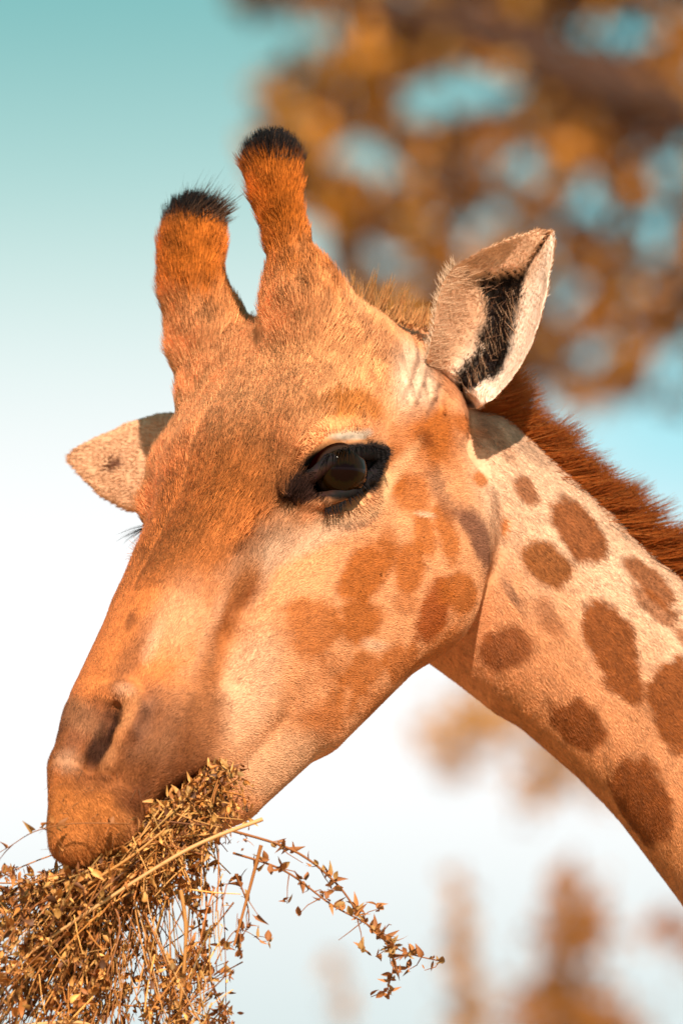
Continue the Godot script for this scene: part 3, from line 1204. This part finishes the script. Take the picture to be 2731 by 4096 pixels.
func build_hay() -> void:
	var root := ch(700, 3250, 1150)
	var up := Vector3(20, 52, 0)   # the whole bundle, brought to the mouth
	var g := thing("hay_bundle", "tangled bundle of dry golden hay hanging from the giraffe's mouth", "hay", root)
	var tones := [Color(0.50, 0.22, 0.055), Color(0.38, 0.14, 0.03), Color(0.27, 0.09, 0.018), Color(0.58, 0.31, 0.12), Color(0.33, 0.17, 0.045)]
	var mats := []
	for c in tones:
		var m := mat(c, 0.7)
		m.backlight_enabled = true
		m.backlight = Color(0.2, 0.2, 0.2)
		mats.append(m)
	var leaf_m := mat(Color.WHITE, 0.65, true)
	leaf_m.backlight_enabled = true
	leaf_m.backlight = Color(0.12, 0.12, 0.12)
	var leaves := [leaf_mesh(leaf_m, 0.7, 0.6, 0.30), leaf_mesh(leaf_m, 1.5, -1.0, 0.32), leaf_mesh(leaf_m, 0.5, 1.4, 0.22)]
	var where := [[], [], []]
	var tint := [PackedColorArray(), PackedColorArray(), PackedColorArray()]
	for i in 210:
		# each stem leaves the mouth, arches and droops
		var t := pow(rng.randf(), 0.8)
		var s := Vector3(lerpf(850, 330, t), -lerpf(3130, 3520, t) + rng.randfn(0, 20), lerpf(1060, 1380, t) + rng.randfn(0, 50))
		var goal := Vector3(rng.randf_range(-350, 900), -rng.randf_range(3900, 4700), 1330 + rng.randfn(0, 130))
		if i % 7 == 0:
			goal = Vector3(rng.randf_range(-300, 150), -rng.randf_range(3560, 4000), 1400 + rng.randfn(0, 90))
		var mid := s.lerp(goal, 0.45) + Vector3(rng.randfn(0, 60), rng.randf_range(0, 90), rng.randfn(20, 50))
		if mid.y > -rim(mid.x) :
			mid.y = -rim(mid.x) - 20.0
		var length := rng.randf_range(0.5, 1.05)
		var path := curve([s, mid, s.lerp(goal, 0.5 + 0.5 * length) + jitter(30)], 8)
		var laid := PackedVector3Array()
		for q in path:
			laid.append(world(q + up) - root)
		var thick := rng.randf_range(2.0, 3.8) if i % 8 else rng.randf_range(4.5, 6.5)
		part("stem", stem_mesh(laid, thick * UNIT, thick * 0.5 * UNIT, mats[rng.randi() % 5]), g)
		# small dry leaves in whorls along it
		var q := 0
		while q < path.size() - 1:
			for k in rng.randi_range(1, 4):
				var p := path[q].lerp(path[q + 1], rng.randf()) + jitter(15)
				if p.y > -rim(p.x) or p.x > 985.0 + 30.0 * rng.randf() or hay_gap(p):
					continue
				var kind := rng.randi() % 3
				var size := rng.randf_range(16, 40) if rng.randf() < 0.85 else rng.randf_range(36, 56)
				where[kind].append(leaf_at(p, size, root))
				tint[kind].append(hay_tone())
			q += 1
	# the chewed wad at the mouth and the matted heart of the bundle
	for i in 4200:
		var t := rng.randf()
		var c := Vector3(lerpf(870, 620, t), -lerpf(3120, 3430, t), lerpf(1080, 1300, t)) if i < 2600 else Vector3(lerpf(700, 250, rng.randf()), -lerpf(3430, 4350, t), 1300)
		var p := c + Vector3(rng.randfn(0, 60 + 70 * t), rng.randfn(0, 60 + 30 * t), rng.randfn(0, 75))
		if hay_gap(p) or p.y > -rim(p.x) or p.x > 1000.0 or n_mid.get_noise_3dv(p * 0.35) < -0.1:
			continue
		var kind := rng.randi() % 3
		where[kind].append(leaf_at(p, rng.randf_range(14, 36), root))
		tint[kind].append(hay_tone())
	# fine broken stalks among them
	var stalk_m := mat(Color.WHITE, 0.7, true)
	var stalk := stem_mesh(PackedVector3Array([Vector3.ZERO, Vector3(0.02, 0.5, 0.02), Vector3(0, 1, 0.05)]), 0.016, 0.010, stalk_m)
	var sw := []
	var st := PackedColorArray()
	for i in 1500:
		var t := rng.randf()
		var c := Vector3(lerpf(840, 560, t), -lerpf(3150, 3460, t), lerpf(1110, 1340, t)) if i < 700 else Vector3(rng.randf_range(-60, 900), -rng.randf_range(3460, 4400), 1350 + rng.randfn(0, 90))
		var p := c + jitter(45)
		var d := Vector3(-0.5 + rng.randfn(0, 0.55), -0.75 + rng.randfn(0, 0.5), rng.randfn(0, 0.3)).normalized()
		var length := rng.randf_range(90, 260)
		var tail := p + d * length
		if hay_gap(p) or hay_gap(tail) or p.y > -rim(p.x) or tail.y > -rim(tail.x) or maxf(p.x, tail.x) > 1000.0:
			continue
		var f := hair_frame(world(p + up) - root, wdir(d), Vector3(0.2, 0.3, 0.9), length * UNIT, length * UNIT)
		sw.append(f)
		st.append(hay_tone() * 1.15)
	scatter("stalks", stalk, sw, st, g)
	for k in 3:
		scatter("leaves", leaves[k], where[k], tint[k], g)
	# stalks and sprigs that stand out from the bundle
	var straws := [
		["thick pale straw lying slantwise across the whole hay bundle", [Vector3(1040, 3290, 1330), Vector3(760, 3400, 1420), Vector3(420, 3610, 1470), Vector3(150, 3800, 1450), Vector3(-60, 3990, 1420)], 9.0, 3],
		["straight straw hanging down the right side of the hay bundle", [Vector3(725, 3560, 1420), Vector3(745, 3700, 1430), Vector3(735, 3900, 1430), Vector3(700, 4200, 1430)], 9.0, 0],
		["pale straw at the bottom left edge of the hay bundle", [Vector3(120, 4085, 1460), Vector3(330, 4070, 1470), Vector3(460, 4120, 1460)], 11.0, 3],
		["thin straw crossing the middle of the hay bundle below the chin", [Vector3(330, 3560, 1450), Vector3(520, 3440, 1460), Vector3(660, 3330, 1420)], 7.0, 0],
		["slanting red-brown straw standing up right of the mouth", [Vector3(1035, 3390, 1330), Vector3(990, 3560, 1320), Vector3(930, 3780, 1330)], 8.0, 1],
	]
	for w in straws:
		var o: Vector3 = w[1][0]
		var base := ch(o.x + 20, o.y - 52, o.z)
		var pts := []
		for v: Vector3 in w[1]:
			pts.append(ch(v.x + 20, v.y - 52, v.z) - base)
		var node := part("straw", stem_mesh(curve(pts, 6), w[2] * UNIT, w[2] * 0.6 * UNIT, mats[w[3]]), self)
		node.position = base
		node.set_meta("label", w[0])
		node.set_meta("category", "straw")
		node.set_meta("group", "straws in the hay bundle")
	sprig("long drooping sprig of small dry leaves reaching right from the mouth", [Vector3(930, 3330, 1250), Vector3(1180, 3410, 1230), Vector3(1350, 3540, 1220), Vector3(1470, 3700, 1210), Vector3(1600, 3800, 1210), Vector3(1770, 3845, 1210)], 6.0, 46, mats, leaves)
	sprig("leafy lower sprig bending down beneath the long drooping sprig", [Vector3(950, 3420, 1270), Vector3(1150, 3490, 1260), Vector3(1330, 3620, 1250), Vector3(1500, 3720, 1240), Vector3(1570, 3840, 1240), Vector3(1545, 3960, 1240)], 5.0, 46, mats, leaves)
	sprig("short sprig hanging right of the bundle with few leaves", [Vector3(960, 3500, 1280), Vector3(1000, 3600, 1270), Vector3(1010, 3690, 1270), Vector3(960, 3790, 1270)], 4.0, 16, mats, leaves)
	sprig("bare twig with three leaves right of the hanging hay", [Vector3(880, 3850, 1300), Vector3(960, 3720, 1290), Vector3(1050, 3750, 1290)], 3.0, 9, mats, leaves)
	sprig("small sprig hanging from the bundle at the bottom of the picture", [Vector3(840, 3680, 1320), Vector3(850, 3850, 1320), Vector3(890, 3990, 1320), Vector3(940, 4110, 1320)], 5.0, 24, mats, leaves)
	sprig("curved sprig left of the chin with tiny dry leaves", [Vector3(560, 3300, 1480), Vector3(330, 3300, 1500), Vector3(190, 3330, 1480), Vector3(90, 3390, 1450), Vector3(20, 3430, 1430)], 3.0, 12, mats, leaves)
	sprig("thin sprig at the left edge of the picture beside the chin", [Vector3(210, 3560, 1450), Vector3(120, 3520, 1440), Vector3(60, 3490, 1430), Vector3(10, 3500, 1420)], 4.0, 18, mats, leaves)


func sprig(label: String, pts: Array, r: float, n: int, mats: Array, leaves: Array) -> void:
	var root := ch(pts[0].x - 5, pts[0].y - 50, pts[0].z)
	var g := thing("hay_sprig", label, "sprig", root, "dry sprigs sticking out of the hay bundle")
	var p := []
	for v: Vector3 in pts:
		p.append(ch(v.x - 5, v.y - 50, v.z) - root)
	var path := curve(p, 8)
	part("stem", stem_mesh(path, r * UNIT, r * 0.4 * UNIT, mats[2]), g)
	for i in n:
		var t := lerpf(0.06, 1.0, clampf((i + rng.randfn(0, 0.8)) / n, 0, 1)) * (path.size() - 1.01)
		var at := path[int(t)].lerp(path[int(t) + 1], t - int(t))
		if i % 4 == 0:   # a side twig with its own leaves
			var d := Vector3(rng.randfn(0, 0.6), rng.randf_range(-1.0, 0.3), rng.randfn(0, 0.5)).normalized()
			var far := at + d * rng.randf_range(60, 130) * UNIT
			part("twig", stem_mesh(PackedVector3Array([at, at.lerp(far, 0.5) + jitter(8) * UNIT, far]), 2.6 * UNIT, 1.4 * UNIT, mats[2]), g)
			at = far
		for k in [0, 1, 1, 2, 3, 4][rng.randi() % 6]:
			var o := part("leaf", leaves[rng.randi() % 3], g)
			var size := rng.randf_range(20, 46) * UNIT
			o.transform = Transform3D(any_turn().scaled(Vector3(size, size, size)), at + jitter(6) * UNIT)
			o.material_override = mats[[1, 2, 2, 4][rng.randi() % 4]]


# ---------------------------------------------------------------- trees far behind
func far(x: float, y: float, dist: float) -> Vector3:
	var eye := AIM + back_axis * DIST
	return eye + (ch(x, y, 0) - eye) * (dist / DIST)


func limb(parent: Node3D, called: String, pts: Array, r0: float, r1: float, m: Material) -> void:
	var p := []
	for v: Vector3 in pts:
		p.append(v - parent.position)
	var pos := PackedVector3Array()
	var nor := PackedVector3Array()
	var idx := PackedInt32Array()
	tube(curve(p, 6), r0, r1, 9, pos, nor, idx)
	part(called, array_mesh(pos, nor, PackedColorArray(), idx, m), parent)


func in_hole(x: float, y: float, holes: Array) -> bool:
	for h in holes:
		var d := Vector2((x - h[0]) / h[2], (y - h[1]) / h[3])
		if d.length() < 0.76 + 0.45 * n_low.get_noise_2d(x * 1.5, y * 1.5):
			return true
	return false


func build_trees() -> void:
	var bark := mat(Color(0.055, 0.022, 0.012), 0.9)
	var leaf_m := mat(Color.WHITE, 0.6, true)
	leaf_m.backlight_enabled = true
	leaf_m.backlight = Color(0.6, 0.6, 0.6)
	var leaf := leaf_mesh(leaf_m, 0.3, 0.3, 0.32)
	# the big tree at the upper right
	var D := 30.0
	var px := UNIT * D / DIST
	var foot := far(4300, 2000, D)
	foot.y = 0
	var t := thing("broad_tree", "large blurred tree with orange-brown leaves filling the upper right", "tree", foot, "blurred trees in the background")
	limb(t, "trunk", [foot, foot + Vector3(-0.1, 2.5, 0), far(4150, 1100, D), far(3900, 100, D), far(3700, -900, D)], 0.3, 0.14, bark)
	limb(t, "branch", [far(4150, 1100, D), far(3300, 760, D - 0.6), far(2731, 450, D - 1.1), far(2250, 270, D - 1.2), far(1750, 70, D - 1.2), far(1300, -60, D - 1.2)], 0.10, 0.022, bark)
	limb(t, "branch", [far(4180, 1350, D), far(3400, 1250, D), far(2700, 1120, D - 1), far(2200, 880, D - 1.1), far(1600, 560, D - 1.1), far(1200, 420, D - 1)], 0.05, 0.010, bark)
	limb(t, "branch", [far(4000, 400, D), far(3400, 150, D), far(2900, -100, D), far(2000, -300, D), far(1200, -420, D)], 0.11, 0.03, bark)
	limb(t, "branch", [far(2250, 280, D), far(1900, 560, D), far(1500, 900, D)], 0.03, 0.015, bark)
	var holes := [[2480, 150, 330, 105], [1860, 350, 190, 150], [1690, 450, 150, 110], [1480, 680, 160, 140], [2090, 660, 150, 120], [2350, 800, 120, 110], [1950, 900, 120, 110], [2380, 1430, 140, 120], [1830, 960, 110, 90], [2700, 720, 120, 140], [2600, 1000, 100, 90], [2250, 1230, 110, 90], [1600, 1150, 90, 80], [2050, 380, 110, 90], [2200, 950, 90, 70], [2680, 1500, 120, 110], [1250, 200, 150, 140], [1370, 90, 70, 60]]
	var where := []
	var tint := PackedColorArray()
	var step := 52.0
	var y := -1300.0
	while y < 1720.0:
		var x := 900.0
		while x < 5200.0:
			var qx := x + rng.randfn(0, 22)
			var qy := y + rng.randfn(0, 22)
			x += step
			var left := 960.0
			if qy > 40.0 and qy < 500.0:
				left = lerpf(1330, 1010, smooth(60, 430, qy)) if qy > 60 else 1000.0
			elif qy >= 500.0:
				left = lerpf(1010, 1400, smooth(600, 1100, qy))
			var low := 1600.0 + 90.0 * n_low.get_noise_2d(qx, 40)
			left += 60.0 * n_low.get_noise_2d(qy * 1.3, 5)
			if qx < left or qy > low or in_hole(qx, qy, holes):
				continue
			if n_mid.get_noise_2d(qx * 0.42, qy * 0.42) > 0.42:
				continue
			var thin := n_low.get_noise_2d(qx * 1.1, qy * 1.1)
			if qx > 2731 and thin < -0.12:
				continue
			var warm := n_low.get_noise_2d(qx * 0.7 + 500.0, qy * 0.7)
			for k in 6 if thin < -0.05 else 9:
				var size := rng.randf_range(60, 105) * px
				where.append(Transform3D(any_turn().scaled(Vector3(size, size, size)), far(qx + rng.randfn(0, 26), qy + rng.randfn(0, 26), D + rng.randfn(0, 0.5)) - foot))
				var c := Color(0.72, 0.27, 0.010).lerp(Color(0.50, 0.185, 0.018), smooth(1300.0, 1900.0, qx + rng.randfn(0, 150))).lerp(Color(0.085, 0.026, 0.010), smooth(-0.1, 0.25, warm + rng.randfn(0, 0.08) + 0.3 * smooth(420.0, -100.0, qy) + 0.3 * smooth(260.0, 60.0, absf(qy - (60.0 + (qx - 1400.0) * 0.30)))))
				if rng.randf() < 0.3:
					c = Color(0.36, 0.165, 0.02)
				tint.append(c * rng.randf_range(0.7, 1.3))
		y += step
	scatter("crown", leaf, where, tint, t)
	# the lesser ones lower down
	small_tree("lone blurred branch of a tree showing under the giraffe's neck", far(2900, 3000, 28.0), 28.0, [[3000, 3050, 2300, 3010, 30], [2300, 3010, 1950, 2900, 16], [2400, 3020, 2150, 3180, 14], [2350, 3000, 1750, 3000, 14]], [[1950, 2870, 190, 110, 120], [1800, 2960, 130, 70, 60], [2180, 3120, 110, 130, 80], [2250, 2980, 140, 90, 70], [1830, 3080, 100, 50, 30], [2420, 3080, 120, 120, 60]], leaf, bark, Color(0.42, 0.20, 0.05))
	small_tree("blurred bushy sapling rising at the bottom right of the picture", far(2300, 4500, 26.0), 26.0, [[2290, 4600, 2260, 3560, 30], [2280, 4100, 2420, 3640, 14], [2280, 4100, 2120, 3700, 12]], [[2260, 3560, 60, 90, 70], [2290, 3760, 130, 130, 120], [2380, 3700, 60, 120, 60], [2220, 4050, 150, 170, 260], [2420, 4150, 170, 120, 200], [2250, 4400, 240, 200, 260]], leaf, bark, Color(0.32, 0.12, 0.018))
	small_tree("thin blurred stem left of the bushy sapling", far(1840, 4500, 26.0), 26.0, [[1870, 4600, 1840, 3600, 22]], [[1838, 3640, 40, 130, 34], [1850, 3860, 50, 130, 60], [1880, 4080, 60, 110, 70], [1890, 4300, 90, 110, 80]], leaf, bark, Color(0.40, 0.18, 0.04))
	small_tree("faint blurred twig tip low between hay and saplings", far(1360, 4500, 24.0), 24.0, [[1420, 4600, 1330, 3830, 16]], [[1335, 3870, 30, 60, 12], [1380, 4040, 36, 70, 14], [1410, 4300, 60, 90, 30]], leaf, bark, Color(0.38, 0.2, 0.09))
	small_tree("blurred leafy twig at the right edge below the neck", far(2900, 3900, 26.0), 26.0, [[3000, 4600, 2850, 3800, 24], [2850, 3830, 2640, 3720, 12]], [[2680, 3730, 70, 55, 40], [2860, 3820, 110, 80, 60]], leaf, bark, Color(0.30, 0.11, 0.035))


func small_tree(label: String, foot: Vector3, D: float, limbs: Array, puffs: Array, leaf: Mesh, bark: Material, tone: Color) -> void:
	foot.y = 0
	var px := UNIT * D / DIST
	var t := thing("small_tree", label, "tree", foot, "blurred trees in the background")
	limb(t, "trunk", [foot, far(limbs[0][0], limbs[0][1], D)], 0.07, limbs[0][4] * px * 0.6, bark)
	for l in limbs:
		limb(t, "branch", [far(l[0], l[1], D), far((l[0] + l[2]) * 0.5 + 20, (l[1] + l[3]) * 0.5, D), far(l[2], l[3], D)], l[4] * px * 0.5, l[4] * px * 0.25, bark)
	var where := []
	var tint := PackedColorArray()
	for q in puffs:
		for i in int(q[4] * 1.6):
			var size := rng.randf_range(35, 70) * px
			where.append(Transform3D(any_turn().scaled(Vector3(size, size, size)), far(q[0] + rng.randfn(0, 0.55) * q[2], q[1] + rng.randfn(0, 0.55) * q[3], D + rng.randfn(0, 0.15)) - foot))
			tint.append(tone * rng.randf_range(0.6, 1.5))
	scatter("crown", leaf, where, tint, t)


# ---------------------------------------------------------------- sky
func sky_picture() -> ImageTexture:   # haze: bright just above the skyline, teal higher up, bluer towards the right; linear values
	var h := 512
	var w := 1024
	var data := PackedFloat32Array()
	data.resize(w * h * 4)
	var stops := [[-90.00, Color(0.387, 0.425, 0.412)], [0.00, Color(0.425, 0.494, 0.494)], [3.40, Color(0.450, 0.519, 0.519)], [4.20, Color(0.544, 0.581, 0.581)], [4.90, Color(0.650, 0.656, 0.656)], [5.90, Color(0.662, 0.669, 0.669)], [6.60, Color(0.606, 0.625, 0.625)], [7.13, Color(0.512, 0.581, 0.575)], [7.70, Color(0.387, 0.512, 0.494)], [8.30, Color(0.262, 0.431, 0.419)], [8.80, Color(0.194, 0.375, 0.369)], [9.25, Color(0.137, 0.331, 0.331)], [14.00, Color(0.125, 0.312, 0.312)], [40.00, Color(0.137, 0.300, 0.325)], [90.00, Color(0.125, 0.262, 0.300)]]
	for r in h:
		var el := 90.0 - (r + 0.5) / h * 180.0
		var c := Color.BLACK
		for s in stops.size() - 1:
			if el >= stops[s][0] and el <= stops[s + 1][0]:
				c = stops[s][1].lerp(stops[s + 1][1], (el - stops[s][0]) / (stops[s + 1][0] - stops[s][0]))
		var blue := c.lerp(Color(0.10, 0.47, 0.55), 0.66 * smooth(5.6, 6.8, el) * smooth(60.0, 12.0, el))
		for x in w:
			var az := wrapf((x + 0.5) / w * 360.0, -180.0, 180.0)
			var t := smooth(0.0, 1.9, az) * smooth(150.0, 30.0, az)
			var o := (r * w + x) * 4
			data[o] = lerpf(c.r, blue.r, t)
			data[o + 1] = lerpf(c.g, blue.g, t)
			data[o + 2] = lerpf(c.b, blue.b, t)
			data[o + 3] = 1.0
	return ImageTexture.create_from_image(Image.create_from_data(w, h, false, Image.FORMAT_RGBAF, data.to_byte_array()))


func _ready() -> void:
	up_axis = Vector3(0, cos(deg_to_rad(PITCH)), sin(deg_to_rad(PITCH)))
	back_axis = Vector3(0, -sin(deg_to_rad(PITCH)), cos(deg_to_rad(PITCH)))
	# camera: a long lens, wide open, focused on the eye
	var cam := Camera3D.new()
	cam.name = "camera"
	add_child(cam)
	cam.transform = Transform3D(Basis(Vector3(1, 0, 0), up_axis, back_axis), AIM + back_axis * DIST)
	var half := 2048.0 * UNIT / DIST
	var lens := CameraAttributesPhysical.new()
	lens.frustum_focal_length = 12.0 / half
	lens.frustum_focus_distance = 8.86
	lens.frustum_near = 0.1
	lens.frustum_far = 3000.0
	lens.exposure_aperture = 4.3
	cam.attributes = lens
	cam.fov = rad_to_deg(2.0 * atan(half))
	cam.near = 0.1
	cam.far = 3000.0
	# sky
	var env := Environment.new()
	env.background_mode = Environment.BG_SKY
	env.sky = Sky.new()
	var pano := PanoramaSkyMaterial.new()
	pano.panorama = sky_picture()
	env.sky.sky_material = pano
	env.tonemap_mode = Environment.TONE_MAPPER_LINEAR
	env.tonemap_exposure = 1.6
	env.sdfgi_enabled = true
	env.ssao_enabled = true
	env.ssil_enabled = true
	var we := WorldEnvironment.new()
	we.name = "world_environment"
	we.environment = env
	add_child(we)
	# sun
	var sun := DirectionalLight3D.new()
	sun.name = "sun"
	sun.light_color = Color(1.0, 0.93, 0.84)
	sun.light_energy = 1.6
	sun.light_angular_distance = 0.5
	sun.shadow_enabled = true
	add_child(sun)
	sun.look_at_from_position(Vector3(0.09, 0.65, 0.64) * 10.0, Vector3.ZERO)
	# setup of shared values
	HL = Vector3(0.65, 0.26, 0.714)
	HL = (HL - HF * HF.dot(HL)).normalized()
	HU = HF.cross(HL)
	rng.seed = 41
	for n in [n_low, n_mid, n_hi]:
		n.noise_type = FastNoiseLite.TYPE_SIMPLEX_SMOOTH
		n.fractal_octaves = 2
	n_low.seed = 3
	n_low.frequency = 0.004
	n_mid.seed = 5
	n_mid.frequency = 0.016
	n_hi.seed = 9
	n_hi.frequency = 0.06
	# ground
	var soil := mat(Color(0.36, 0.22, 0.11), 0.95)
	var pm := PlaneMesh.new()
	pm.size = Vector2(1600, 1600)
	pm.subdivide_width = 40
	pm.subdivide_depth = 40
	pm.material = soil
	var gr := part("ground", pm, self, "structure")
	gr.set_meta("label", "dry sandy ground stretching away under the giraffe")
	build_trees()
	build_giraffe()
	build_hay()
	print("done ms ", Time.get_ticks_msec())
